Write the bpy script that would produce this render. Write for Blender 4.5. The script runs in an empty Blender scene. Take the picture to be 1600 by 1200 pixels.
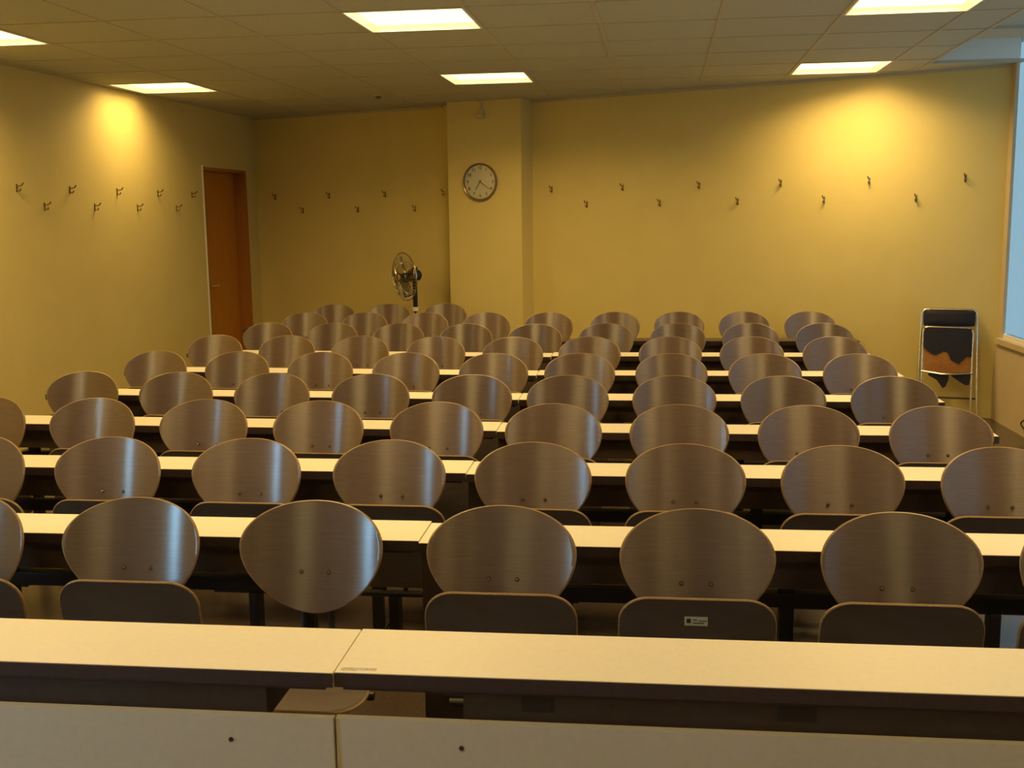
import bpy, bmesh, math, random
from mathutils import Vector, Matrix
random.seed(7)
scn = bpy.context.scene
COL = scn.collection
R = math.radians
PI = math.pi

# ---------------------------------------------------------------- camera
EYE = 1.72
YAW, PITCH, ROLL = 0.11289, 0.15122, -0.012275
cam = bpy.data.cameras.new('camera')
cam.sensor_width = 36.0
cam.lens = 1704.4 / 1600 * 36.0
cam.clip_start = 0.02
camo = bpy.data.objects.new('camera', cam)
COL.objects.link(camo)
camo.matrix_world = (Matrix.Translation((0, 0, EYE)) @ Matrix.Rotation(YAW, 4, 'Z')
                     @ Matrix.Rotation(PI / 2 - PITCH, 4, 'X') @ Matrix.Rotation(ROLL, 4, 'Z'))
scn.camera = camo

# ---------------------------------------------------------------- colour management, world
vs = scn.view_settings
vs.view_transform = 'Standard'
vs.look = 'None'
vs.gamma = 1.0
vs.use_curve_mapping = False
vs.exposure = 0.13
DAY = (0.36, 0.70, 1.0)
DAY_STRENGTH = 26.0
LAMP_COL = (1.0, 0.68, 0.25)
LAMP_POWER = 13.0
LAMP_EMIT = 3.6
world = bpy.data.worlds.new('sky')
scn.world = world
world.use_nodes = True
bg = world.node_tree.nodes['Background']
bg.inputs[0].default_value = (*DAY, 1)
bg.inputs[1].default_value = DAY_STRENGTH
scn.cycles.max_bounces = 8
scn.cycles.diffuse_bounces = 5
scn.cycles.sample_clamp_indirect = 6.0

CEIL = 2.89          # ceiling height

# ---------------------------------------------------------------- materials
def mat(name, base, rough=0.5, metal=0.0, spec=0.5, noise=None, nscale=40.0, bump=0.0, bscale=200.0,
        aniso=0.0, ior=1.5, stretch=None, coat=0.0):
    m = bpy.data.materials.new(name)
    m.use_nodes = True
    nt = m.node_tree
    b = nt.nodes['Principled BSDF']
    b.inputs['Base Color'].default_value = (*base, 1)
    b.inputs['Roughness'].default_value = rough
    b.inputs['Metallic'].default_value = metal
    b.inputs['Specular IOR Level'].default_value = spec
    b.inputs['IOR'].default_value = ior
    b.inputs['Coat Weight'].default_value = coat
    tc = nt.nodes.new('ShaderNodeTexCoord')
    mp = nt.nodes.new('ShaderNodeMapping')
    nt.links.new(tc.outputs['Object'], mp.inputs[0])
    if stretch:
        mp.inputs['Scale'].default_value = stretch
    if noise:
        n = nt.nodes.new('ShaderNodeTexNoise')
        n.inputs['Scale'].default_value = nscale
        n.inputs['Detail'].default_value = 6
        nt.links.new(mp.outputs[0], n.inputs['Vector'])
        r = nt.nodes.new('ShaderNodeValToRGB')
        r.color_ramp.elements[0].position = 0.32
        r.color_ramp.elements[1].position = 0.68
        r.color_ramp.elements[0].color = (*noise, 1)
        r.color_ramp.elements[1].color = (*base, 1)
        nt.links.new(n.outputs['Fac'], r.inputs[0])
        nt.links.new(r.outputs[0], b.inputs['Base Color'])
    if bump:
        n2 = nt.nodes.new('ShaderNodeTexNoise')
        n2.inputs['Scale'].default_value = bscale
        nt.links.new(mp.outputs[0], n2.inputs['Vector'])
        bp = nt.nodes.new('ShaderNodeBump')
        bp.inputs['Strength'].default_value = bump
        bp.inputs['Distance'].default_value = 0.002
        nt.links.new(n2.outputs['Fac'], bp.inputs['Height'])
        nt.links.new(bp.outputs[0], b.inputs['Normal'])
    if aniso:
        b.inputs['Anisotropic'].default_value = aniso
        tg = nt.nodes.new('ShaderNodeTangent')
        tg.direction_type = 'UV_MAP'
        tg.uv_map = 'UVMap'
        nt.links.new(tg.outputs[0], b.inputs['Tangent'])
    return m

M = {}
M['wall'] = mat('painted_plaster', (0.72, 0.59, 0.225), 0.6, noise=(0.69, 0.565, 0.21), nscale=3, bump=0.15, bscale=150)
M['wall_tan'] = mat('window_wall_plaster', (0.62, 0.50, 0.32), 0.7, noise=(0.57, 0.46, 0.29), nscale=4, bump=0.15, bscale=150)
M['ceiling'] = mat('ceiling_tile', (0.52, 0.52, 0.42), 0.85, noise=(0.48, 0.48, 0.385), nscale=60, bump=0.3, bscale=120)
M['tbar'] = mat('ceiling_grid_bar', (0.52, 0.48, 0.36), 0.7)
M['white'] = mat('white_enamel', (0.85, 0.85, 0.82), 0.35)
M['floor'] = mat('speckled_vinyl_floor', (0.085, 0.06, 0.042), 0.22, noise=(0.06, 0.042, 0.03), nscale=90)
M['desktop'] = mat('cream_laminate', (0.86, 0.80, 0.66), 0.42, noise=(0.83, 0.77, 0.63), nscale=70)
M['panel'] = mat('pale_grey_laminate', (0.60, 0.55, 0.46), 0.5, noise=(0.57, 0.52, 0.43), nscale=50)
M['panel_edge'] = mat('cream_edge_band', (0.62, 0.57, 0.42), 0.45)
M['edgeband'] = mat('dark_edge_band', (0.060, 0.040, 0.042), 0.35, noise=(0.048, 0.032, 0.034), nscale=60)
M['tray'] = mat('brown_painted_metal', (0.075, 0.048, 0.036), 0.45, noise=(0.06, 0.04, 0.03), nscale=30)
M['steel'] = mat('black_painted_steel', (0.016, 0.013, 0.015), 0.4)
M['sidepanel'] = mat('dark_brown_board', (0.060, 0.040, 0.030), 0.45, noise=(0.05, 0.033, 0.025), nscale=25)
M['shell'] = mat('dark_wood_laminate', (0.175, 0.112, 0.076), 0.33, noise=(0.135, 0.085, 0.058), nscale=30,
                 stretch=(0.35, 1, 6), aniso=0.93, ior=2.0)
M['seatshell'] = mat('seat_wood_laminate', (0.105, 0.078, 0.062), 0.55, noise=(0.085, 0.062, 0.050), nscale=30,
                     stretch=(0.35, 1, 6), spec=0.3)
M['ply'] = mat('ply_edge', (0.36, 0.23, 0.11), 0.4, noise=(0.26, 0.16, 0.07), nscale=120)
M['chrome'] = mat('chrome', (0.75, 0.74, 0.72), 0.16, metal=1.0)
M['bolt'] = mat('bolt_steel', (0.32, 0.28, 0.25), 0.25, metal=1.0)
M['door'] = mat('orange_brown_wood', (0.62, 0.25, 0.022), 0.45, noise=(0.54, 0.21, 0.018), nscale=12, stretch=(4, 4, 0.4))
M['doorframe'] = mat('dark_door_frame', (0.42, 0.16, 0.016), 0.5, noise=(0.36, 0.13, 0.013), nscale=14, stretch=(4, 4, 0.4))
M['black'] = mat('black_plastic', (0.02, 0.018, 0.018), 0.35)
M['vinyl'] = mat('navy_vinyl', (0.016, 0.015, 0.030), 0.5, spec=0.2, noise=(0.013, 0.012, 0.02), nscale=25, bump=0.2, bscale=60)
M['hessian'] = mat('brown_backing', (0.40, 0.17, 0.035), 0.85, noise=(0.30, 0.12, 0.025), nscale=50, bump=0.6, bscale=90)
M['clockface'] = mat('clock_face', (0.62, 0.62, 0.52), 0.5)
M['clockrim'] = mat('clock_rim', (0.30, 0.21, 0.17), 0.25, metal=0.6)
M['ink'] = mat('dark_ink', (0.03, 0.022, 0.02), 0.5)
M['residue'] = mat('tape_residue', (0.74, 0.68, 0.54), 0.7, noise=(0.38, 0.34, 0.27), nscale=110)
M['paper'] = mat('label_paper', (0.55, 0.55, 0.45), 0.5)
M['green'] = mat('green_print', (0.12, 0.30, 0.08), 0.5)
M['lightgrey'] = mat('beige_plastic', (0.56, 0.50, 0.30), 0.5)
M['dirt'] = mat('dark_vent_plastic', (0.12, 0.13, 0.08), 0.5)
M['hook'] = mat('hook_metal', (0.34, 0.27, 0.13), 0.22, metal=1.0)

def lampmat():
    m = bpy.data.materials.new('lamp_diffuser')
    m.use_nodes = True
    nt = m.node_tree
    nt.nodes.remove(nt.nodes['Principled BSDF'])
    e = nt.nodes.new('ShaderNodeEmission')
    e.inputs[0].default_value = (*LAMP_COL, 1)
    e.inputs[1].default_value = LAMP_EMIT
    nt.links.new(e.outputs[0], nt.nodes['Material Output'].inputs[0])
    return m
M['lamp'] = lampmat()

def glassmat(name, tint):
    m = bpy.data.materials.new(name)
    m.use_nodes = True
    nt = m.node_tree
    nt.nodes.remove(nt.nodes['Principled BSDF'])
    t = nt.nodes.new('ShaderNodeBsdfTransparent')
    t.inputs[0].default_value = (*tint, 1)
    g = nt.nodes.new('ShaderNodeBsdfGlossy')
    g.inputs['Roughness'].default_value = 0.03
    x = nt.nodes.new('ShaderNodeMixShader')
    x.inputs[0].default_value = 0.04
    nt.links.new(t.outputs[0], x.inputs[1])
    nt.links.new(g.outputs[0], x.inputs[2])
    nt.links.new(x.outputs[0], nt.nodes['Material Output'].inputs[0])
    return m
M['glass'] = glassmat('clear_glass', (0.9, 0.9, 0.9))
M['filmglass'] = glassmat('sun_film_glass', (0.165, 0.155, 0.145))
M['clockglass'] = glassmat('clock_glass', (0.97, 0.97, 0.97))

# ---------------------------------------------------------------- mesh helpers
def obj(name, bm, m, parent=None, smooth=False, bevel=0.0, mats=None):
    me = bpy.data.meshes.new(name)
    bmesh.ops.recalc_face_normals(bm, faces=bm.faces)
    bm.to_mesh(me)
    bm.free()
    if mats:
        for q in mats:
            me.materials.append(q)
    else:
        me.materials.append(m)
    if smooth:
        for p in me.polygons:
            p.use_smooth = True
        me.set_sharp_from_angle(angle=R(38))
    o = bpy.data.objects.new(name, me)
    COL.objects.link(o)
    if parent:
        o.parent = parent
    if bevel:
        b = o.modifiers.new('bevel', 'BEVEL')
        b.width = bevel
        b.segments = 2
        b.limit_method = 'ANGLE'
    return o

def box(bm, x0, x1, y0, y1, z0, z1, mtx=None):
    vs_ = [Vector((x, y, z)) for z in (z0, z1) for y in (y0, y1) for x in (x0, x1)]
    if mtx:
        vs_ = [mtx @ v for v in vs_]
    v = [bm.verts.new(q) for q in vs_]
    for f in ((0, 1, 3, 2), (4, 6, 7, 5), (0, 4, 5, 1), (2, 3, 7, 6), (0, 2, 6, 4), (1, 5, 7, 3)):
        bm.faces.new([v[i] for i in f])
    return v

def bxm(*a, **k):
    bm = bmesh.new()
    box(bm, *a, **k)
    return bm

def prism(bm, pts, z0, z1):
    lo = [bm.verts.new((x, y, z0)) for x, y in pts]
    hi = [bm.verts.new((x, y, z1)) for x, y in pts]
    n = len(pts)
    bm.faces.new(lo[::-1])
    bm.faces.new(hi)
    for i in range(n):
        bm.faces.new((lo[i], lo[(i + 1) % n], hi[(i + 1) % n], hi[i]))

def tube(bm, pts, r, seg=8, cap=True, closed=False):
    pts = [Vector(p) for p in pts]
    n = len(pts)
    rings = []
    up = Vector((0, 0, 1))
    prev = None
    for i, p in enumerate(pts):
        if closed:
            t = (pts[(i + 1) % n] - pts[i - 1])
        else:
            t = pts[min(i + 1, n - 1)] - pts[max(i - 1, 0)]
        t.normalize()
        if prev is None:
            a = up if abs(t.z) < 0.9 else Vector((1, 0, 0))
            nx = t.cross(a).normalized()
        else:
            nx = (prev - t * prev.dot(t)).normalized()
        prev = nx
        ny = t.cross(nx)
        rr = r[i] if isinstance(r, (list, tuple)) else r
        rings.append([bm.verts.new(p + (nx * math.cos(2 * PI * k / seg) + ny * math.sin(2 * PI * k / seg)) * rr) for k in range(seg)])
    m = n if closed else n - 1
    for i in range(m):
        a, b = rings[i], rings[(i + 1) % n]
        for k in range(seg):
            bm.faces.new((a[k], a[(k + 1) % seg], b[(k + 1) % seg], b[k]))
    if cap and not closed:
        bm.faces.new(rings[0][::-1])
        bm.faces.new(rings[-1])

def lathe(bm, prof, seg=32, mtx=None):
    """prof: (r, z) list, revolved round local Z"""
    rings = []
    for r, z in prof:
        if r < 1e-6:
            p = Vector((0, 0, z))
            rings.append([bm.verts.new(mtx @ p if mtx else p)])
        else:
            ring = []
            for k in range(seg):
                a = 2 * PI * k / seg
                p = Vector((r * math.cos(a), r * math.sin(a), z))
                ring.append(bm.verts.new(mtx @ p if mtx else p))
            rings.append(ring)
    for a, b in zip(rings, rings[1:]):
        for k in range(seg):
            q = []
            for v in (a[k % len(a)], a[(k + 1) % seg % len(a)], b[(k + 1) % seg % len(b)], b[k % len(b)]):
                if v not in q:
                    q.append(v)
            if len(q) > 2:
                bm.faces.new(q)

def fillet_path(pts, rad, n=6):
    pts = [Vector(p) for p in pts]
    out = [pts[0]]
    for i in range(1, len(pts) - 1):
        a, b, c = pts[i - 1], pts[i], pts[i + 1]
        r_ = min(rad, (a - b).length * 0.49, (c - b).length * 0.49)
        p0 = b + (a - b).normalized() * r_
        p1 = b + (c - b).normalized() * r_
        for k in range(n + 1):
            t = k / n
            out.append(p0 * (1 - t) ** 2 + b * 2 * t * (1 - t) + p1 * t * t)
    out.append(pts[-1])
    return out

def thing(name, label, cat, loc=(0, 0, 0), rotz=0, group=None):
    o = bpy.data.objects.new(name, None)
    COL.objects.link(o)
    o.location = loc
    o.rotation_euler = (0, 0, rotz)
    o.empty_display_size = 0.1
    o['label'] = label
    o['category'] = cat
    if group:
        o['group'] = group
    return o

def tag(o, label, cat, group=None):
    o['label'] = label
    o['category'] = cat
    if group:
        o['group'] = group
    return o

def struct(name, bm, m, parent=None, **k):
    o = obj(name, bm, m, parent, **k)
    if parent is None:
        o['kind'] = 'structure'
    return o

def dup(root, loc, rotz, label, group=None):
    r_ = root.copy()
    COL.objects.link(r_)
    r_.location = loc
    r_.rotation_euler = (0, 0, rotz)
    r_['label'] = label
    if group:
        r_['group'] = group
    for ch in list(root.children):
        c = ch.copy()
        COL.objects.link(c)
        c.parent = r_
        for g in ch.children:
            d = g.copy()
            COL.objects.link(d)
            d.parent = c
    return r_

ORD = ['zeroth', 'first', 'second', 'third', 'fourth', 'fifth', 'sixth', 'seventh', 'eighth', 'ninth', 'tenth', 'eleventh']

# ================================================================ THE ROOM
LA = Vector((-5.34, -3.0)); LB = Vector((-4.385, 12.50))          # left wall line
BL0 = Vector((-4.385, 12.50)); BL1 = Vector((-1.20, 11.30))        # back wall, left stretch
BR0 = Vector((-1.03, 11.31)); BR1 = Vector((3.02, 9.42))           # back wall, right stretch
XR = 2.985                                                         # right wall
TOPZ = CEIL + 0.26

def wall_seg(bm, A, B, z0, z1, th, side):
    d = (B - A).normalized()
    n = Vector((-d.y, d.x)) * side * th
    prism(bm, [A[:], B[:], (B + n)[:], (A + n)[:]], z0, z1)

# floor
bm = bmesh.new()
prism(bm, [(-5.7, -3.3), (3.4, -3.3), (3.4, 13.0), (-5.7, 13.0)], -0.12, 0.0)
struct('floor', bm, M['floor'])

# left wall: door opening at its far end, one tall window near the front of the room
dL = (LB - LA).normalized()
def onL(y):
    return LA + (LB - LA) * ((y - LA.y) / (LB.y - LA.y))
DY0, DY1, DZ = 11.12, 12.22, 2.285
WY0, WY1, WZ0, WZ1 = 0.55, 1.25, 0.10, 2.6
bm = bmesh.new()
wall_seg(bm, onL(-3), onL(WY0), 0, TOPZ, 0.25, 1)
wall_seg(bm, onL(WY0), onL(WY1), 0, WZ0, 0.25, 1)
wall_seg(bm, onL(WY0), onL(WY1), WZ1, TOPZ, 0.25, 1)
wall_seg(bm, onL(WY1), onL(DY0), 0, TOPZ, 0.25, 1)
wall_seg(bm, onL(DY0), onL(DY1), DZ, TOPZ, 0.25, 1)
wall_seg(bm, onL(DY1), onL(12.75), 0, TOPZ, 0.25, 1)
struct('wall_left', bm, M['wall'])
# back walls
bm = bmesh.new()
wall_seg(bm, BL0 - (BL1 - BL0).normalized() * 0.3, BL1, 0, TOPZ, 0.2, 1)
wall_seg(bm, BR0 - (BR1 - BR0).normalized() * 0.12, BR1 + (BR1 - BR0).normalized() * 0.0, 0, TOPZ, 0.04, 1)
struct('wall_back', bm, M['wall'])
# pillar with the clock
PA = Vector((-1.915, 11.29)); PB = Vector((-1.135, 11.065))
bm = bmesh.new()
prism(bm, [PA[:], PB[:], (-1.00, 11.45), (-1.80, 11.70)], 0, TOPZ)
struct('wall_pillar', bm, M['wall'])
# front wall behind the camera
bm = bmesh.new()
prism(bm, [(-5.6, -3.0), (3.3, -3.0), (3.3, -3.2), (-5.6, -3.2)], 0, TOPZ)
struct('wall_front', bm, M['wall'])
# right wall with a band of windows
SILL = 0.69
WINS = [(6.95, 9.33), (4.3, 6.7), (1.65, 4.05)]
bm = bmesh.new()
prism(bm, [(XR, -3.2), (XR + 0.09, -3.2), (XR + 0.09, 9.42), (XR, 9.44)], 0, SILL - 0.045)
prism(bm, [(XR, -3.2), (XR + 0.09, -3.2), (XR + 0.09, 1.65), (XR, 1.65)], SILL - 0.045, TOPZ)
for y0, y1 in ((4.05, 4.3), (6.7, 6.95)):
    prism(bm, [(XR, y0), (XR + 0.09, y0), (XR + 0.09, y1), (XR, y1)], SILL - 0.045, TOPZ)
prism(bm, [(XR + 0.02, 9.33), (XR + 0.045, 9.33), (XR + 0.045, 9.42), (XR + 0.02, 9.43)], SILL - 0.045, TOPZ)
struct('wall_right', bm, M['wall_tan'])
for i, (y0, y1) in enumerate(WINS):
    w = bpy.data.objects.new('window_%d' % (i + 1), None)
    COL.objects.link(w)
    w['kind'] = 'structure'
    x = XR + 0.03
    bm = bmesh.new()
    ym = (y0 + y1) / 2
    box(bm, x, x + 0.05, y0, y1, SILL, SILL + 0.035)
    box(bm, x, x + 0.05, y0, y1, TOPZ - 0.06, TOPZ)
    box(bm, x, x + 0.05, y0, y0 + 0.05, SILL + 0.035, TOPZ - 0.06)
    box(bm, x, x + 0.05, ym - 0.025, ym + 0.025, SILL + 0.035, TOPZ - 0.06)
    obj('window_frame', bm, M['white'], w)
    obj('pane', bxm(x + 0.02, x + 0.026, y0 + 0.05, ym - 0.025, SILL + 0.035, TOPZ - 0.06), M['filmglass'], w)
    obj('pane', bxm(x + 0.02, x + 0.026, ym + 0.025, y1 + (0.09 if i == 0 else 0), SILL + 0.035, TOPZ - 0.06), M['filmglass'], w)
    obj('window_sill', bxm(XR - 0.022, XR + 0.09, y0 - 0.1 if i else y0 - 0.2, min(y1 + 0.1, 9.37), SILL - 0.045, SILL),
        M['wall_tan'], w)
# left window
w = bpy.data.objects.new('window_4', None)
COL.objects.link(w)
w['kind'] = 'structure'
ang = math.atan2(dL.y, dL.x)
MT = Matrix.Translation((*onL(WY0), 0)) @ Matrix.Rotation(ang, 4, 'Z')
LW = (onL(WY1) - onL(WY0)).length
bm = bmesh.new()
box(bm, 0, LW, 0.03, 0.09, WZ0, WZ0 + 0.05, MT)
box(bm, 0, LW, 0.03, 0.09, WZ1 - 0.05, WZ1, MT)
box(bm, 0, 0.05, 0.03, 0.09, WZ0 + 0.05, WZ1 - 0.05, MT)
box(bm, LW - 0.05, LW, 0.03, 0.09, WZ0 + 0.05, WZ1 - 0.05, MT)
obj('window_frame', bm, M['white'], w)
obj('pane', bxm(0.05, LW - 0.05, 0.055, 0.061, WZ0 + 0.05, WZ1 - 0.05, mtx=MT), M['glass'], w)

# door, set back in its reveal
MD = Matrix.Translation((*onL(DY0), 0)) @ Matrix.Rotation(ang, 4, 'Z')
DWID = (onL(DY1) - onL(DY0)).length
dr = bpy.data.objects.new('door_1', None)
COL.objects.link(dr)
dr['kind'] = 'structure'
bm = bmesh.new()
box(bm, 0, 0.035, 0.0, 0.23, 0, DZ, MD)
box(bm, DWID - 0.035, DWID, 0.0, 0.23, 0, DZ, MD)
box(bm, 0.035, DWID - 0.035, 0.0, 0.23, DZ - 0.035, DZ, MD)
obj('door_frame', bm, M['doorframe'], dr)
obj('door_leaf', bxm(0.035, DWID - 0.035, 0.14, 0.18, 0.005, DZ - 0.035, mtx=MD), M['door'], dr, bevel=0.003)
bm = bmesh.new()
tube(bm, [MD @ Vector(p) for p in ((0.27, 0.14, 1.03), (0.27, 0.09, 1.03), (0.29, 0.085, 1.03), (0.44, 0.085, 1.03))], 0.013)
lathe(bm, [(0, 0), (0.024, 0), (0.024, 0.006), (0, 0.006)], 20,
      MD @ Matrix.Translation((0.27, 0.139, 1.03)) @ Matrix.Rotation(PI / 2, 4, 'X'))
o = obj('door_handle', bm, M['chrome'], dr, smooth=True)
# white strip on the door frame's thin near edge, painting in its highlight
struct('trim_1', bxm(-0.022, 0.0, -0.006, 0.0, 0, DZ + 0.01, mtx=MD), M['white'])

# ---------------------------------------------------------------- ceiling, laid on a grid turned by 1.4 degrees
TH = R(-1.4)
TU, TV = 0.72, 0.695
C0 = Vector((-1.24, 9.42))                      # centre of the middle far lamp
CU = Vector((math.cos(TH), math.sin(TH))); CV = Vector((-math.sin(TH), math.cos(TH)))
def G(u, v):                                    # grid coordinates (tile units from that lamp's centre)
    return C0 + CU * (u * TU) + CV * (v * TV)
lamps = [(iu, iv) for iv in (0, -4, -8, -12, -16) for iu in (-4, 0, 4)]
UE = [(-6.5 + k) for k in range(0, 12)] + [4.93]      # last column narrow, ends at the window slot
VE = [(-18.5 + k) for k in range(0, 24)]
bm = bmesh.new()
bars = bmesh.new()
lampset = set((a, b) for a, b in lamps)
for i in range(len(UE) - 1):
    for j in range(len(VE) - 1):
        cu, cv = UE[i] + 0.5, VE[j] + 0.5
        if (round(cu), round(cv)) in lampset and UE[i + 1] - UE[i] > 0.9:
            continue
        q = [G(UE[i], VE[j]), G(UE[i + 1], VE[j]), G(UE[i + 1], VE[j + 1]), G(UE[i], VE[j + 1])]
        if i == len(UE) - 2 and False:
            continue
        prism(bm, [p[:] for p in q], CEIL, CEIL + 0.02)
bmesh.ops.remove_doubles(bm, verts=bm.verts, dist=0.0005)
# cross strips of the window slot and the slot's lid
for y0, y1 in ((7.62, 8.02), (5.9, 6.3), (4.2, 4.6), (1.2, 2.5), (-3.1, -1.0)):
    box(bm, 2.25, XR + 0.06, y0, y1, CEIL - 0.0015, CEIL + 0.02)
box(bm, 2.25, XR + 0.06, 9.25, 9.75, CEIL - 0.0015, CEIL + 0.02)
struct('ceiling', bm, M['ceiling'])
struct('trim_5', bxm(2.30, XR + 0.015, 9.235, 9.25, CEIL + 0.021, TOPZ - 0.012), M['white'])  # white board added to brighten the slot's weakly lit back face
bm = bmesh.new()
box(bm, 2.20, XR + 0.3, -3.2, 10.0, TOPZ - 0.01, TOPZ + 0.05)
box(bm, 2.20, 2.25, -3.2, 9.9, CEIL + 0.02, TOPZ - 0.01)
box(bm, -5.8, 2.2, -3.3, 13.0, TOPZ + 0.01, TOPZ + 0.06)
struct('trim_2', bm, M['ceiling'])
def bar(p, q, w_):
    d = (q - p).normalized(); n = Vector((-d.y, d.x)) * w_ / 2
    prism(bars, [(p - n)[:], (q - n)[:], (q + n)[:], (p + n)[:]], CEIL - 0.004, CEIL - 0.0005)
for u in UE:
    bar(G(u, VE[0]), G(u, VE[-1]), 0.024)
bars2 = bars
for v in VE:
    p, q = G(UE[0], v), G(UE[-1], v)
    bar(p, q, 0.014)
struct('trim_3', bars, M['tbar'])
# thin wall angle along the back walls
bm = bmesh.new()
wall_seg(bm, BL0, PA + Vector((-0.1, 0.3)), CEIL - 0.022, CEIL - 0.001, 0.02, -1)
wall_seg(bm, BR0, BR1, CEIL - 0.022, CEIL - 0.001, 0.02, -1)
struct('trim_4', bm, M['tbar'])

# ---------------------------------------------------------------- ceiling lamps
LAB = {(-4, 0): 'square recessed ceiling lamp above the left wall hooks, near the door',
       (0, 0): 'square recessed ceiling lamp in front of the clock pillar',
       (4, 0): 'square recessed ceiling lamp closest to the right stretch of back wall',
       (-4, -4): 'square recessed ceiling lamp cut off by the left edge of the photo',
       (0, -4): 'large bright square ceiling lamp at top centre of the photo',
       (4, -4): 'bright square ceiling lamp at the top right, nearer of the two beside the window slot'}
def make_lamp(label):
    t = thing('ceiling_lamp', label, 'ceiling light', group='recessed ceiling lamps')
    w_, h_ = TU / 2 - 0.006, TV / 2 - 0.006
    d = 0.075
    bm = bmesh.new()
    box(bm, -w_, -w_ + 0.012, -h_, h_, -0.006, d)
    box(bm, w_ - 0.012, w_, -h_, h_, -0.006, d)
    box(bm, -w_ + 0.012, w_ - 0.012, -h_, -h_ + 0.012, -0.006, d)
    box(bm, -w_ + 0.012, w_ - 0.012, h_ - 0.012, h_, -0.006, d)
    box(bm, -w_, w_, -h_, h_, d, d + 0.012)
    obj('housing', bm, M['white'], t)
    # prismatic diffuser, a shallow tray with turned-up sides
    bm = bmesh.new()
    a, b, z0, z1 = w_ - 0.016, h_ - 0.016, 0.028, 0.06
    lo = [bm.verts.new(p) for p in ((-a + .03, -b + .03, z0), (a - .03, -b + .03, z0), (a - .03, b - .03, z0), (-a + .03, b - .03, z0))]
    hi = [bm.verts.new(p) for p in ((-a, -b, z1), (a, -b, z1), (a, b, z1), (-a, b, z1))]
    bm.faces.new(lo)
    bm.faces.new(hi[::-1])
    for k in range(4):
        bm.faces.new((lo[k], lo[(k + 1) % 4], hi[(k + 1) % 4], hi[k]))
    obj('diffuser', bm, M['lamp'], t)
    return t
ld = bpy.data.lights.new('lamp_light', 'AREA')
ld.shape = 'SQUARE'
ld.size = 0.6
ld.energy = LAMP_POWER
ld.color = LAMP_COL
ld.spread = R(150)
lamp0 = None
for (iu, iv) in lamps:
    p = G(iu, iv)
    vis = (iu, iv) in LAB
    label = LAB.get((iu, iv)) or ('square recessed ceiling lamp %s, %s column, outside the photo' %
                                  ({-8: 'lit above the front rows', -12: 'unlit above the lecturer', -16: 'unlit near the front wall'}[iv],
                                   {-4: 'left', 0: 'middle', 4: 'right'}[iu]))
    if lamp0 is None:
        lamp0 = t = make_lamp(label)
        t.location = (p.x, p.y, CEIL); t.rotation_euler.z = TH
    else:
        t = dup(lamp0, (p.x, p.y, CEIL), TH, label)
    if iv < -8:                              # the rows over the lecturer are switched off
        for q in t.children:
            if q.name.startswith('diffuser'):
                q.data = q.data.copy()
                q.data.materials[0] = M['white']
        continue
    lo = bpy.data.objects.new('lamp_light', ld)
    COL.objects.link(lo)
    lo.parent = t
    lo.location = (0, 0, 0.024)

# ================================================================ CHAIRS
HA, HT, HB = 0.222, 0.142, 0.204          # half width, height above and below the widest line
ARC = 0.55
RC = HA / math.sin(ARC)
def outline(n=64):
    pts = []
    for k in range(n):
        a = 2 * PI * k / n
        c, s = math.cos(a), math.sin(a)
        e = 2.08 if s >= 0 else 1.80
        pts.append((HA * math.copysign(abs(c) ** (2 / e), c), (HT if s >= 0 else HB) * math.copysign(abs(s) ** (2 / e), s)))
    return pts
def shell_mesh():
    bm = bmesh.new()
    uvl = bm.loops.layers.uv.new('UVMap')
    ol = outline()
    # even spacing along the outline
    rings_s = [0.0, 0.15, 0.3, 0.45, 0.6, 0.74, 0.86, 0.95, 0.985]
    th = 0.0095
    def P(x, z, off):
        yy = math.sqrt(max(RC * RC - x * x, 0)) - RC
        nrm = Vector((-x, -(yy + RC), 0)).normalized()      # towards the sitter
        return Vector((x, yy, z)) + nrm * off
    cz = -0.02
    def ring(s, off):
        return [bm.verts.new(P(x * s, cz + (z - cz) * s, off)) for x, z in ol]
    n = len(ol)
    fr = [[bm.verts.new(P(0, cz, th / 2))]] + [ring(s, th / 2) for s in rings_s[1:]]
    bk = [[bm.verts.new(P(0, cz, -th / 2))]] + [ring(s, -th / 2) for s in rings_s[1:]]
    e1 = ring(1.0, th / 2 - 0.003)
    e2 = ring(1.0, -th / 2 + 0.003)
    def bridge(a, b, mi):
        for k in range(n):
            if len(a) == 1:
                f = bm.faces.new((a[0], b[k], b[(k + 1) % n]))
            else:
                f = bm.faces.new((a[k], b[k], b[(k + 1) % n], a[(k + 1) % n]))
            f.material_index = mi
    for a, b in zip(fr, fr[1:]):
        bridge(a, b, 0)
    for a, b in zip(bk, bk[1:]):
        bridge(a, b, 0)
    bridge(fr[-1], e1, 1); bridge(e1, e2, 1); bridge(e2, bk[-1], 1)
    for f in bm.faces:
        for l in f.loops:
            l[uvl].uv = (l.vert.co.z, l.vert.co.x)
    return bm

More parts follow.
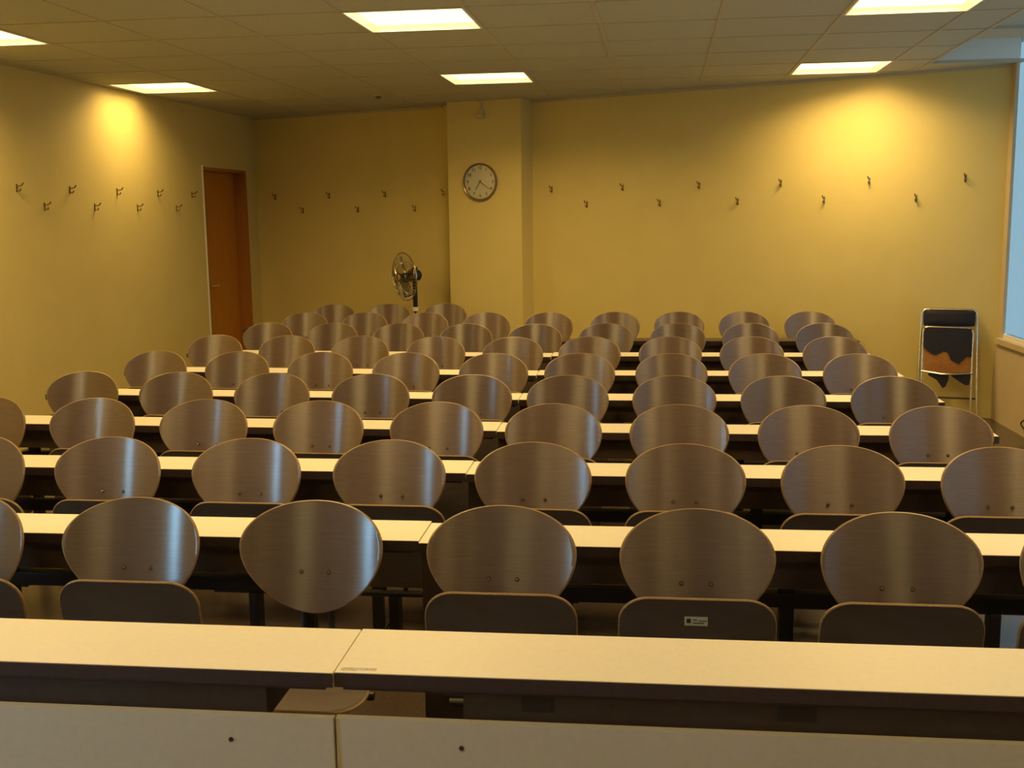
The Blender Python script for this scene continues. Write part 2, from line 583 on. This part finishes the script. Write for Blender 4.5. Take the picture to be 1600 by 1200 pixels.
def seat_mesh():
    """seat board in its own frame: hinge along X at y=0, seat runs to y=-SL, top is +z"""
    SL, SW, th = 0.36, 0.226, 0.013
    bm = bmesh.new()
    ol = []
    rf = 0.085
    for (cx, cy, a0) in ((SW - rf, -SL + rf, -90), (SW - 0.05, -0.05, 0), (-SW + 0.05, -0.05, 90), (-SW + rf, -SL + rf, 180)):
        rr = rf if cy < -0.1 else 0.05
        for k in range(9):
            a = R(a0 + 90 * k / 8)
            ol.append((cx + rr * math.cos(a), cy + rr * math.sin(a) * (1.0)))
    n = len(ol)
    def Z(x, y):
        t = -y / SL
        return -0.012 * math.cos(x / SW * PI / 2) * math.sin(min(1, t) * PI) + 0.018 * (1 - t) ** 2 - 0.012 * max(0, t - 0.8) ** 2 / 0.04 - 0.010 * (x / SW) ** 2 * t
    cxy = (0, -SL / 2)
    def ring(s, off):
        out = []
        for x, y in ol:
            X, Y = cxy[0] + (x - cxy[0]) * s, cxy[1] + (y - cxy[1]) * s
            out.append(bm.verts.new((X, Y, Z(X, Y) + off)))
        return out
    ss = [0.25, 0.5, 0.75, 0.92, 0.985]
    tp = [[bm.verts.new((0, cxy[1], Z(0, cxy[1]) + th / 2))]] + [ring(s, th / 2) for s in ss]
    bt = [[bm.verts.new((0, cxy[1], Z(0, cxy[1]) - th / 2))]] + [ring(s, -th / 2) for s in ss]
    e1 = ring(1, th / 2 - 0.003); e2 = ring(1, -th / 2 + 0.003)
    def bridge(a, b, mi):
        for k in range(n):
            if len(a) == 1:
                f = bm.faces.new((a[0], b[k], b[(k + 1) % n]))
            else:
                f = bm.faces.new((a[k], b[k], b[(k + 1) % n], a[(k + 1) % n]))
            f.material_index = mi
    for a, b in zip(tp, tp[1:]):
        bridge(a, b, 0)
    for a, b in zip(bt, bt[1:]):
        bridge(a, b, 0)
    bridge(tp[-1], e1, 1); bridge(e1, e2, 1); bridge(e2, bt[-1], 1)
    return bm

RECL = R(-13)
HINGE = (0, -0.082, 0.285)
HINGE_DOWN = (0, -0.07, 0.415)
def make_chair(label, down=False):
    t = thing('lecture_chair', label, 'chair', group='oval backed lecture chairs')
    cz = 0.867 - HT * math.cos(RECL)
    cy = -HT * math.sin(-RECL)
    back = obj('backrest', shell_mesh(), None, t, smooth=True, mats=[M['shell'], M['ply']])
    back.location = (0, cy, cz)
    back.rotation_euler = (RECL, 0, 0)
    for s in (-1, 1):
        bm = bmesh.new()
        x = 0.043 * s
        yy = math.sqrt(RC * RC - x * x) - RC
        lathe(bm, [(0, 0.0105), (0.004, 0.010), (0.0068, 0.0065), (0.0075, 0.004), (0.0075, 0.0)], 14,
              Matrix.Translation((x, yy, -0.078)) @ Matrix.Rotation(PI / 2, 4, 'X'))
        b = obj('bolt', bm, M['bolt'], t, smooth=True)
        b.matrix_parent_inverse = Matrix()
        b.location = (0, cy, cz)
        b.rotation_euler = (RECL, 0, 0)
    seat = obj('seat', seat_mesh(), None, t, smooth=True, mats=[M['seatshell'], M['ply']])
    seat.location = HINGE_DOWN if down else HINGE
    seat.rotation_euler = (R(4) if down else R(-83), 0, 0)
    # carrier: upright bar behind the shell, seat hinge tube, pedestal and foot plate
    bm = bmesh.new()
    for s in (-1, 1):
        pts = fillet_path([(0.043 * s, cy + 0.015, cz - 0.03), (0.043 * s, cy - 0.007, cz - 0.13),
                           (0.043 * s, -0.050, 0.47), (0.043 * s, -0.045, HINGE[2] - 0.03)], 0.03)
        tube(bm, pts, 0.010, 8)
    tube(bm, [(-0.17, -0.048, HINGE[2] - 0.03), (0.17, -0.048, HINGE[2] - 0.03)], 0.014, 10)
    obj('back_bracket', bm, M['steel'], t, smooth=True)
    bm = bmesh.new()
    box(bm, -0.02, 0.02, -0.08, -0.01, 0.012, HINGE[2] - 0.035)
    obj('pedestal', bm, M['steel'], t, bevel=0.004)
    obj('foot_plate', bxm(-0.05, 0.05, -0.22, 0.03, 0, 0.012), M['steel'], t, bevel=0.003)
    return t

A_ = 0.57
# row: (Y, X of the chair next to the joint) right block ; (Y, X, angle) left block
RROW = {1: (3.163, -.387), 2: (4.099, -.379), 3: (4.977, -.367), 4: (5.901, -.357), 5: (6.869, -.341),
        6: (7.844, -.319), 7: (8.835, -.226), 8: (9.898, -.174)}
LROW = {1: (3.185, -.969, 0.0, 3), 2: (4.115, -.937, 0.0, 4), 3: (5.003, -.911, 1.6, 5), 4: (5.906, -.879, 1.9, 5),
        5: (6.863, -.882, 2.6, 5), 6: (7.813, -.863, 3.8, 5), 7: (8.792, -.790, 3.9, 5), 8: (9.880, -.770, 1.4, 5),
        9: (10.94, -1.907, -2.5, 3)}
spots = []     # (x, y, rotation, row, label)
rowname = lambda n: ('front' if n == 1 else ORD[n]) + ' row'
for n, (y, x) in RROW.items():
    for k in range(4):
        if n == 1 and k == 3:
            x -= 0.03
        if n == 1 and k == 3:
            lab = 'oval backed front row chair cut to a sliver by the right frame edge'
        elif n == 1 and k == 1:
            lab = 'front row oval backed chair with a small printed sticker on its raised seat'
        else:
            lab = 'oval backed chair, %s, %s of the right block from the desk seam' % (rowname(n), ORD[k + 1])
        spots.append((x + A_ * k, y, 0.0, n, 'R', k, lab))
for n, (y, x, a, cnt) in LROW.items():
    t = R(a)
    for k in range(cnt):
        if n == 1 and k == 0:
            lab = 'dark brown oval backed front row chair with its seat folded down, backrest fully visible'
        elif n == 9:
            lab = 'oval backed chair in the last row beneath the fan, %s from the pillar' % ORD[k + 1]
        else:
            lab = 'oval backed chair, %s, %s of the left block counting leftward from the desk seam' % (rowname(n), ORD[k + 1])
        spots.append((x - A_ * k * math.cos(t), y + A_ * k * math.sin(t), -t, n, 'L', k, lab))
spots = [(s[0], s[1], s[2], s[3], s[4], s[5], s[6]) for s in spots]
chair0 = None
downchair = None
for (x, y, rz, n, side, k, lab) in spots:
    if side == 'L' and n == 1 and k == 0:
        c = make_chair(lab, down=True)
        c.location = (x, y, 0); c.rotation_euler.z = rz
    elif chair0 is None:
        chair0 = c = make_chair(lab)
        c.location = (x, y, 0)
    else:
        c = dup(chair0, (x, y, 0), rz + R(random.uniform(-0.6, 0.6)), lab)
    if side == 'R' and n == 1 and k == 1:
        seat = [q for q in c.children if q.name.startswith('seat')][0]
        # sticker on the underside of the raised seat
        bm = bmesh.new()
        box(bm, -0.036, 0.030, -0.302, -0.274, -0.0165, -0.0150)
        st = obj('sticker', bm, M['paper'], seat)
        st['label'] = 'small pale printed sticker'
        bm = bmesh.new()
        for (a, b, c_, d) in ((-0.030, -0.018, -0.296, -0.282), (-0.012, 0.020, -0.284, -0.281), (-0.012, 0.000, -0.2935, -0.2905)):
            box(bm, a, b, c_, d, -0.0170, -0.0164)
        obj('sticker_print', bm, M['ink'], seat)
        obj('sticker_band', bxm(0.004, 0.028, -0.292, -0.287, -0.0170, -0.0164), M['green'], seat)

# ================================================================ DESKS
DT = 0.71
def desk_block(n, side, x0, x1, y0, y1, ang=0.0, label='', shelf=None, first=False):
    """local frame: origin at the joint side front corner; x along the row"""
    t = thing('bench_desk', label, 'desk', (x0, y0, 0), ang, 'long narrow bench desks')
    L = x1 - x0
    D = y1 - y0
    a, b = (0, L)
    if L < 0:
        a, b = (L, 0)
    g = 0.0012
    k = math.tan(-ang) if side == 'L' else 0.0           # the left tops are mitred to meet the seam
    bm = bmesh.new()
    prism(bm, [(a + g, 0.004), (b - g - 0.004 * k, 0.004), (b - g - D * k, D - 0.002), (a + g, D - 0.002)], DT - 0.026, DT)
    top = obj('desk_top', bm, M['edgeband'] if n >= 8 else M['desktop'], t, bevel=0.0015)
    obj('edge_band', bxm(a + g, b - g, 0, 0.0038, DT - 0.034, DT - 0.001), M['edgeband'], t)
    # carcass rail set back under the top
    bm = bmesh.new()
    box(bm, a + 0.02, b - 0.02, 0.006, 0.030, DT - 0.042, DT - 0.027)
    obj('front_rail', bm, M['edgeband'], t)
    # book shelf of folded metal
    s0, s1 = shelf or (a + 0.24, b - 0.20)
    bm = bmesh.new()
    yb = 0.035
    box(bm, s0, s1, yb, yb + 0.006, DT - 0.132, DT - 0.028)
    box(bm, s0, s1, yb + 0.006, D - 0.01, DT - 0.132, DT - 0.126)
    box(bm, s0, s0 + 0.006, yb + 0.006, D - 0.01, DT - 0.126, DT - 0.028)
    box(bm, s1 - 0.006, s1, yb + 0.006, D - 0.01, DT - 0.126, DT - 0.028)
    obj('book_shelf', bm, M['tray'], t)
    # beam that carries the legs
    bm = bmesh.new()
    box(bm, a + 0.34, b - 0.34, 0.08, 0.13, 0.50, 0.545)
    obj('beam', bm, M['steel'], t, bevel=0.003)
    m = 3
    for k in range(m):
        xx = a + 0.40 + (b - a - 0.80) * k / (m - 1)
        bm = bmesh.new()
        box(bm, xx - 0.022, xx + 0.022, 0.084, 0.126, 0.012, 0.50)
        box(bm, xx - 0.022, xx + 0.022, 0.084, 0.126, 0.545, DT - 0.133)
        box(bm, xx - 0.03, xx + 0.03, 0.0, 0.22, 0.0, 0.012)
        obj('leg', bm, M['steel'], t)
    if not first and side == 'R':
        pb = bmesh.new()
        box(pb, 0.004, 0.024, 0.034, D - 0.01, 0.0, DT - 0.043)
        box(pb, 0.024, 0.135, 0.034, 0.052, 0.0, DT - 0.043)
        obj('side_panel', pb, M['sidepanel'], t)
    return t

DOFF, DDEP = 0.105, 0.235
# first desk with its modesty panels
JX = -0.672
t1r = desk_block(1, 'R', JX, 2.35, 2.275, 2.545, 0.0, 'nearest cream bench desk, stretch right of the seam with tape residue',
                 shelf=(0.29, 2.75), first=True)
t1l = desk_block(1, 'L', JX, -3.6, 2.270, 2.540, R(-0.2), 'nearest cream bench desk, stretch left of the seam, running out of frame',
                 shelf=(-2.6, -0.17), first=True)
PT = 0.603
for (t, a, b, hx) in ((t1r, 0.002, 3.0, 0.29), (t1l, -2.9, -0.002, -0.245)):
    p = obj('modesty_panel', bxm(a, b, -0.002, 0.015, 0.10, PT - 0.001), M['panel'], t, bevel=0.001)
    obj('panel_edge', bxm(a, b, -0.002, 0.015, PT - 0.0009, PT + 0.0006), M['panel_edge'], p)
    bm = bmesh.new()
    for hh in (hx, hx + (1.9 if hx > 0 else -1.9)):
        lathe(bm, [(0, 0), (0.0055, 0), (0.0055, 0.003), (0, 0.0035)], 12,
              Matrix.Translation((hh, -0.002, PT - 0.060)) @ Matrix.Rotation(PI / 2, 4, 'X'))
    obj('screw_cap', bm, M['ink'], p)
# tape residue at the seam
bm = bmesh.new()
for (xa, xb, ya, yb) in ((0.012, 0.052, 0.014, 0.031), (0.054, 0.094, 0.017, 0.031)):
    box(bm, xa, xb, ya, yb, DT, DT + 0.0005)
obj('tape_residue', bm, M['residue'], t1r)
# dark plates painting the shade of openings in the nearest shelf's face
for xc, w_ in ((0.46, 0.075), (1.03, 0.085), (1.60, 0.085)):
    obj('slot', bxm(xc - w_ / 2, xc + w_ / 2, 0.0335, 0.0349, DT - 0.092, DT - 0.052), M['ink'], t1r)

for n in range(2, 9):
    yc, xc = RROW[n - 1]
    x0 = xc - 0.288
    y0 = yc + DOFF
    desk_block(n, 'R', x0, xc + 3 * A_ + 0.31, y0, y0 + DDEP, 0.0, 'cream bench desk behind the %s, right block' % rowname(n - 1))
    yl, xl, a, cnt = LROW[n - 1]
    t = R(a)
    Lx = {2: 2.9, 3: 3.2}.get(n, 2.86)
    p = Vector((x0 - 0.002, yl + DOFF - 0.29 * math.sin(t)))
    desk_block(n, 'L', p.x, p.x - Lx, p.y, p.y + DDEP, -t, 'cream bench desk behind the %s, left block' % rowname(n - 1))
# behind row 8: left block only, in the recess beside the pillar
yl, xl, a, cnt = LROW[8]
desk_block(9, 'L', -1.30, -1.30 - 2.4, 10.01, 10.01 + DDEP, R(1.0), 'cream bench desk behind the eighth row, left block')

# ================================================================ WALL THINGS
def wall_frame(A, B, s):
    """matrix with x along A->B, -y out of the wall into the room, at fraction point s (Vector2)"""
    d = (B - A).normalized()
    return Matrix.Translation((s.x, s.y, 0)) @ Matrix.Rotation(math.atan2(d.y, d.x), 4, 'Z')
def make_hook(label):
    t = thing('coat_hook', label, 'coat hook', group='metal coat hooks on the walls')
    bm = bmesh.new()
    box(bm, -0.008, 0.008, -0.004, 0, -0.032, 0.032)
    obj('hook_plate', bm, M['hook'], t, bevel=0.0015)
    bm = bmesh.new()
    tube(bm, fillet_path([(0, -0.003, 0.012), (0, -0.045, 0.016), (0, -0.060, 0.038)], 0.015), [0.005] * 8 + [0.006], 8)
    tube(bm, fillet_path([(0, -0.003, -0.016), (0, -0.028, -0.026), (0, -0.036, -0.006)], 0.012), [0.0045] * 8 + [0.0055], 8)
    obj('prong', bm, M['hook'], t, smooth=True)
    return t
def hooks(A, B, ups, downs, zu, zd, tmpl, start):
    global hook0
    d = (B - A).normalized()
    rz = math.atan2(d.y, d.x)
    for nm, xs, z in (('upper', ups, zu), ('lower', downs, zd)):
        for i, (x, y) in enumerate(xs):
            s = (Vector((x, y)) - A).dot(d)
            p = A + d * s
            lab = tmpl % (ORD[i + 1], nm)
            if hook0 is None:
                hook0 = make_hook(lab)
                hook0.location = (p.x, p.y, z); hook0.rotation_euler.z = rz
            else:
                dup(hook0, (p.x, p.y, z), rz, lab)
hook0 = None
hooks(LA, LB, [(-4.662, 7.94), (-4.618, 8.65), (-4.571, 9.39), (-4.525, 10.13), (-4.481, 10.84)],
      [(-4.64, 8.28), (-4.595, 9.01), (-4.55, 9.73), (-4.503, 10.49)], 1.99, 1.852,
      'small metal coat hook on the left wall, %s from the left in its %s row', 0)
hooks(BL0, BL1, [(-4.129, 12.40), (-3.415, 12.13), (-2.717, 11.86), (-2.02, 11.595)],
      [(-3.766, 12.265), (-3.055, 11.99), (-2.359, 11.73)], 1.99, 1.83,
      'small metal coat hook between door and pillar, %s from the left in its %s row', 0)
hooks(BR0, BR1, [(-0.845, 11.21), (-0.136, 10.85), (0.571, 10.49), (1.271, 10.14), (1.969, 9.79), (2.67, 9.45)],
      [(-0.487, 11.03), (0.214, 10.67), (0.912, 10.32), (1.622, 9.96), (2.325, 9.62)], 1.998, 1.842,
      'small metal coat hook right of the pillar, %s from the left in its %s row', 0)

# ---------------------------------------------------------------- clock
dP = (PB - PA).normalized()
pc = PA + dP * 0.365
clock = thing('wall_clock', 'round wall clock with dark rim and pale face hanging on the pillar', 'clock',
              (pc.x, pc.y, 2.085), math.atan2(dP.y, dP.x))
RX = Matrix.Rotation(PI / 2, 4, 'X')
CR = 0.188
bm = bmesh.new()
lathe(bm, [(CR * 0.9, 0.0), (CR, 0.0), (CR, 0.030), (CR * 0.97, 0.040), (CR * 0.93, 0.036), (CR * 0.91, 0.022), (CR * 0.91, 0.012), (CR * 0.9, 0.0)], 64, RX)
obj('rim', bm, M['clockrim'], clock, smooth=True)
bm = bmesh.new()
lathe(bm, [(0, 0.0), (CR * 0.905, 0.0), (CR * 0.905, 0.014), (0, 0.014)], 64, RX)
face = obj('dial', bm, M['clockface'], clock)
def text_mesh(s, size, mtx, name, parent, m, depth=0.0006):
    c = bpy.data.curves.new(name, 'FONT')
    c.body = s; c.size = size; c.align_x = 'CENTER'; c.align_y = 'CENTER'; c.extrude = depth; c.offset = size * 0.02
    o = bpy.data.objects.new(name, c)
    COL.objects.link(o)
    dg = bpy.context.evaluated_depsgraph_get()
    me = bpy.data.meshes.new_from_object(o.evaluated_get(dg))
    bpy.data.objects.remove(o)
    me.transform(mtx)
    me.materials.clear(); me.materials.append(m)
    q = bpy.data.objects.new(name, me)
    COL.objects.link(q)
    q.parent = parent
    return q
for h in range(1, 13):
    a = PI / 2 - h * PI / 6
    r_ = CR * 0.74
    text_mesh(str(h), 0.046, Matrix.Translation((r_ * math.cos(a), -0.0147, r_ * math.sin(a))) @ RX, 'numeral', face, M['ink'])
def hand(ang, L, w_, y, name):
    bm = bmesh.new()
    v = [(-w_ / 2, -0.02), (w_ / 2, -0.02), (w_ * 0.35, L), (-w_ * 0.35, L)]
    c, s = math.cos(-ang), math.sin(-ang)
    lo = [bm.verts.new((x * c - z * s, y, x * s + z * c)) for x, z in v]
    hi = [bm.verts.new((x * c - z * s, y - 0.0015, x * s + z * c)) for x, z in v]
    bm.faces.new(lo); bm.faces.new(hi[::-1])
    for k in range(4):
        bm.faces.new((lo[k], lo[(k + 1) % 4], hi[(k + 1) % 4], hi[k]))
    obj(name, bm, M['ink'], clock)
hand(R(214), 0.095, 0.010, -0.0165, 'hour_hand')
hand(R(125), 0.135, 0.007, -0.0185, 'minute_hand')
bm = bmesh.new()
lathe(bm, [(0, 0.014), (0.007, 0.014), (0.007, 0.022), (0, 0.022)], 16, RX)
obj('hub', bm, M['ink'], clock)
bm = bmesh.new()
lathe(bm, [(0, 0.026), (CR * 0.905, 0.024), (CR * 0.905, 0.0225), (0, 0.0245)], 48, RX)
obj('cover_glass', bm, M['clockglass'], clock, smooth=True)

# ---------------------------------------------------------------- device at the top of the pillar
pd = PA + dP * 0.385
dv = thing('motion_sensor', 'pale beige motion sensor fixed high on the pillar above the clock', 'sensor',
           (pd.x, pd.y, CEIL - 0.14), math.atan2(dP.y, dP.x))
bm = bmesh.new()
box(bm, -0.035, 0.035, -0.035, 0, -0.04, 0.05)
box(bm, -0.015, 0.015, -0.02, 0, 0.05, 0.135)
obj('housing', bm, M['lightgrey'], dv, bevel=0.008)
bm = bmesh.new()
lathe(bm, [(0, 0.04), (0.022, 0.034), (0.030, 0.02), (0.030, 0)], 20, Matrix.Translation((0, -0.03, -0.012)) @ RX)
obj('lens', bm, M['lightgrey'], dv, smooth=True)
# ceiling detector
sd = thing('smoke_detector', 'small dark round detector on the ceiling left of the pillar', 'smoke detector', (-2.44, 10.49, CEIL - 0.004))
bm = bmesh.new()
lathe(bm, [(0, -0.006), (0.03, -0.006), (0.05, 0.0), (0.05, 0.004), (0, 0.004)], 24)
obj('base', bm, M['lightgrey'], sd, smooth=True)
bm = bmesh.new()
lathe(bm, [(0, -0.03), (0.018, -0.028), (0.026, -0.018), (0.026, -0.006), (0, -0.006)], 24)
obj('cap', bm, M['dirt'], sd, smooth=True)

# ---------------------------------------------------------------- pedestal fan
fan = thing('pedestal_fan', 'black and chrome pedestal fan with a round wire cage standing left of the pillar', 'fan',
            (-2.29, 11.28, 0))
FH = 1.135
bm = bmesh.new()
lathe(bm, [(0, 0), (0.2, 0), (0.2, 0.015), (0.06, 0.03), (0.03, 0.05), (0, 0.05)], 40)
obj('base', bm, M['black'], fan, smooth=True)
bm = bmesh.new()
tube(bm, [(0, 0, 0.04), (0, 0, 0.77)], 0.018, 14)
obj('lower_pole', bm, M['chrome'], fan, smooth=True)
bm = bmesh.new()
tube(bm, [(0, 0, 0.80), (0, 0, FH - 0.06)], 0.025, 14)
obj('upper_pole', bm, M['black'], fan, smooth=True)
bm = bmesh.new()
tube(bm, [(0, 0, 0.765), (0, 0, 0.805)], 0.033, 14)
cl = obj('collar', bm, M['white'], fan, smooth=True)
# head: axis points to the left and towards the front
FA = Matrix.Translation((0, 0, FH)) @ Matrix.Rotation(R(-49), 4, 'Z') @ Matrix.Rotation(R(4), 4, 'X')
# local -y is the blowing direction
HX = FA @ RX            # lathe z -> local -y
bm = bmesh.new()
lathe(bm, [(0, -0.075), (0.03, -0.072), (0.055, -0.05), (0.062, -0.01), (0.058, 0.06), (0.04, 0.075), (0, 0.075)], 24, HX)
tube(bm, [FA @ Vector((0, 0.03, 0.06)), FA @ Vector((0, 0.03, 0.085))], 0.008, 10)
obj('motor', bm, M['black'], fan, smooth=True)
FR = 0.25
cg = bmesh.new()
OFF = 0.12
prof_f = [(0.045, 0.085), (0.10, 0.080), (0.16, 0.062), (0.225, 0.03), (FR, 0.0)]
prof_b = [(0.060, -0.045), (0.12, -0.045), (0.18, -0.035), (0.235, -0.018), (FR, 0.0)]
for k in range(44):
    a = 2 * PI * k / 44
    for pr in (prof_f, prof_b):
        tube(cg, [HX @ Vector((r_ * math.cos(a), r_ * math.sin(a), OFF + z)) for r_, z in pr], 0.0021, 4, cap=False)
obj('cage', cg, M['chrome'], fan, smooth=True)
bm = bmesh.new()
for (r_, z, q) in ((FR, 0.0, 0.0065), (0.145, 0.068, 0.002), (0.15, -0.041, 0.002)):
    tube(bm, [HX @ Vector((r_ * math.cos(2 * PI * k / 40), r_ * math.sin(2 * PI * k / 40), OFF + z)) for k in range(40)], q, 6, closed=True)
obj('cage_ring', bm, M['chrome'], fan, smooth=True)
bm = bmesh.new()
lathe(bm, [(0, 0.092), (0.04, 0.090), (0.048, 0.084), (0.048, 0.078), (0, 0.078)], 28, HX @ Matrix.Translation((0, 0, OFF)))
obj('badge', bm, M['chrome'], fan, smooth=True)
bm = bmesh.new()
lathe(bm, [(0, 0.03), (0.035, 0.028), (0.042, 0.0), (0.042, -0.03), (0, -0.03)], 24, HX @ Matrix.Translation((0, 0, OFF)))
tube(bm, [HX @ Vector((0, 0, 0.07)), HX @ Vector((0, 0, OFF))], 0.008, 8)
obj('spindle', bm, M['black'], fan, smooth=True)
for b_ in range(4):
    bm = bmesh.new()
    rows_ = []
    for i in range(7):
        t_ = i / 6
        r_ = 0.036 + t_ * 0.18
        wd = 0.03 + 0.055 * math.sin(min(1, t_ * 1.1) * PI * 0.62)
        row_ = []
        for j in range(5):
            s_ = (j / 4 - 0.5) * 2
            a = b_ * PI / 2 + s_ * wd / r_ * 0.8 + t_ * 0.25
            row_.append(bm.verts.new(HX @ Vector((r_ * math.cos(a), r_ * math.sin(a), OFF - s_ * 0.020))))
        rows_.append(row_)
    for r0, r1 in zip(rows_, rows_[1:]):
        for j in range(4):
            bm.faces.new((r0[j], r0[j + 1], r1[j + 1], r1[j]))
    o = obj('blade', bm, M['bolt'], fan, smooth=True)
    so = o.modifiers.new('thick', 'SOLIDIFY'); so.thickness = 0.002

# ---------------------------------------------------------------- folded chair leaning on the back wall
dB = (BR1 - BR0).normalized()
fp = BR0 + dB * ((Vector((2.72, 9.6)) - BR0).dot(dB))
LEAN = R(-15)
fc = thing('folding_chair', 'folded chrome chair with torn navy vinyl seat leaning against the back wall', 'folding chair',
           (fp.x - 0.13, fp.y - 0.30, 0), math.atan2(dB.y, dB.x) + R(12))
FCM = Matrix.Rotation(LEAN, 4, 'X')
def T(p):
    return FCM @ Vector(p)
W = 0.215
H1 = 0.945
bm = bmesh.new()
tube(bm, [T(p) for p in fillet_path([(-W - .02, 0, 0.012), (-W, 0, H1), (W, 0, H1), (W + .02, 0, 0.012)], 0.05)], 0.011, 10)
obj('back_frame', bm, M['chrome'], fc, smooth=True)
bm = bmesh.new()
tube(bm, [T(p) for p in fillet_path([(-W + .012, -0.03, 0.06), (-W + .015, -0.032, H1 - 0.155), (W - .03, -0.032, H1 - 0.162), (W - .03, -0.03, 0.06)], 0.055)], 0.010, 10)
obj('rear_leg_frame', bm, M['chrome'], fc, smooth=True)
bm = bmesh.new()
tube(bm, [T((-W + .01, -0.035, 0.415)), T((-.05, -0.05, 0.392)), T((.05, -0.05, 0.392)), T((W - .02, -0.035, 0.405))], 0.010, 8)
obj('seat_bar', bm, M['chrome'], fc, smooth=True)
bm = bmesh.new()
tube(bm, [T((-W - .012, 0, 0.20)), T((W + .012, 0, 0.20))], 0.008, 8)
obj('cross_bar', bm, M['steel'], fc, smooth=True)
def pad(x0, x1, z0, z1, y0, y1):
    bm = bmesh.new()
    nx, nz = 14, 8
    fr_, bk_ = [], []
    for j in range(nz + 1):
        a, b = [], []
        for i in range(nx + 1):
            u, v = i / nx * 2 - 1, j / nz * 2 - 1
            e = max(abs(u) ** 4, abs(v) ** 4)
            x = (x0 + x1) / 2 + (x1 - x0) / 2 * u * (1 - 0.03 * v ** 4)
            z = (z0 + z1) / 2 + (z1 - z0) / 2 * v * (1 - 0.06 * u ** 4)
            a.append(bm.verts.new(T((x, y0 + (y1 - y0) * 0.45 * e, z))))
            b.append(bm.verts.new(T((x, y1, z))))
        fr_.append(a); bk_.append(b)
    for g in (fr_, bk_):
        for j in range(nz):
            for i in range(nx):
                bm.faces.new((g[j][i], g[j][i + 1], g[j + 1][i + 1], g[j + 1][i]))
    for j in range(nz):
        for i in (0, nx):
            bm.faces.new((fr_[j][i], fr_[j + 1][i], bk_[j + 1][i], bk_[j][i]))
    for i in range(nx):
        for j in (0, nz):
            bm.faces.new((fr_[j][i], fr_[j][i + 1], bk_[j][i + 1], bk_[j][i]))
    return bm
obj('back_pad', pad(-W + .012, W - .012, H1 - 0.142, H1 - 0.012, -0.028, 0.008), M['vinyl'], fc, smooth=True)
sp = obj('seat_pad', pad(-W + .028, W - .042, 0.408, H1 - 0.17, -0.046, -0.02), M['hessian'], fc, smooth=True)
sp['label'] = 'exposed orange-brown seat backing'
# torn vinyl: upper sheet with a ragged lower edge, and flaps hanging below the bar
def sheet(top, bot, y0, th, bulge=0.0):
    bm = bmesh.new()
    n = len(top)
    cols = []
    for (tx, tz), (bx_, bz) in zip(top, bot):
        cols.append([bm.verts.new(T((tx, y0, tz))), bm.verts.new(T((bx_, y0 - bulge, bz))),
                     bm.verts.new(T((bx_, y0 - bulge - th, bz))), bm.verts.new(T((tx, y0 - th, tz)))])
    for a, b in zip(cols, cols[1:]):
        for k in range(4):
            bm.faces.new((a[k], b[k], b[(k + 1) % 4], a[(k + 1) % 4]))
    bm.faces.new(cols[0]); bm.faces.new(cols[-1][::-1])
    return bm
xs = [-W + .024 + i * (2 * W - 0.062) / 12 for i in range(13)]
rag = [0.66, 0.635, 0.61, 0.60, 0.615, 0.635, 0.625, 0.56, 0.545, 0.53, 0.565, 0.60, 0.59]
obj('torn_vinyl', sheet([(x, H1 - 0.168) for x in xs], list(zip(xs, [q - 0.05 for q in rag])), -0.0465, 0.004, 0.001), M['vinyl'], fc)
for pts in ([(-0.15, 0.455, 0.44), (-0.08, 0.452, 0.40), (-0.035, 0.45, 0.335), (-0.01, 0.45, 0.35), (0.01, 0.45, 0.41)],
            [(0.03, 0.45, 0.44), (0.09, 0.45, 0.395), (0.14, 0.455, 0.365), (0.17, 0.46, 0.37), (0.178, 0.46, 0.44)]):
    obj('vinyl_flap', sheet([(x, a - 0.06) for x, a, b in pts], [(x, b - 0.06) for x, a, b in pts], -0.034, 0.004), M['vinyl'], fc)
for s in (-1, 1):
    bm = bmesh.new()
    tube(bm, [T((s * (W + .02), 0, 0.0145)), T((s * (W + .019), 0, 0.05))], 0.0135, 10)
    obj('foot_cap', bm, M['black'], fc, smooth=True)

# ---------------------------------------------------------------- cable loop low on the window wall
bm = bmesh.new()
tube(bm, fillet_path([(XR - 0.03, 8.05, 0.007), (XR - 0.03, 8.35, 0.03), (XR - 0.025, 8.55, 0.075), (XR - 0.02, 8.68, 0.10),
                      (XR - 0.02, 8.55, 0.16), (XR - 0.02, 8.35, 0.19), (XR - 0.012, 8.1, 0.22)], 0.07), 0.006, 8)
tag(obj('cable', bm, M['black'], None, smooth=True), 'short black cable looped against the window wall near the floor', 'cable')
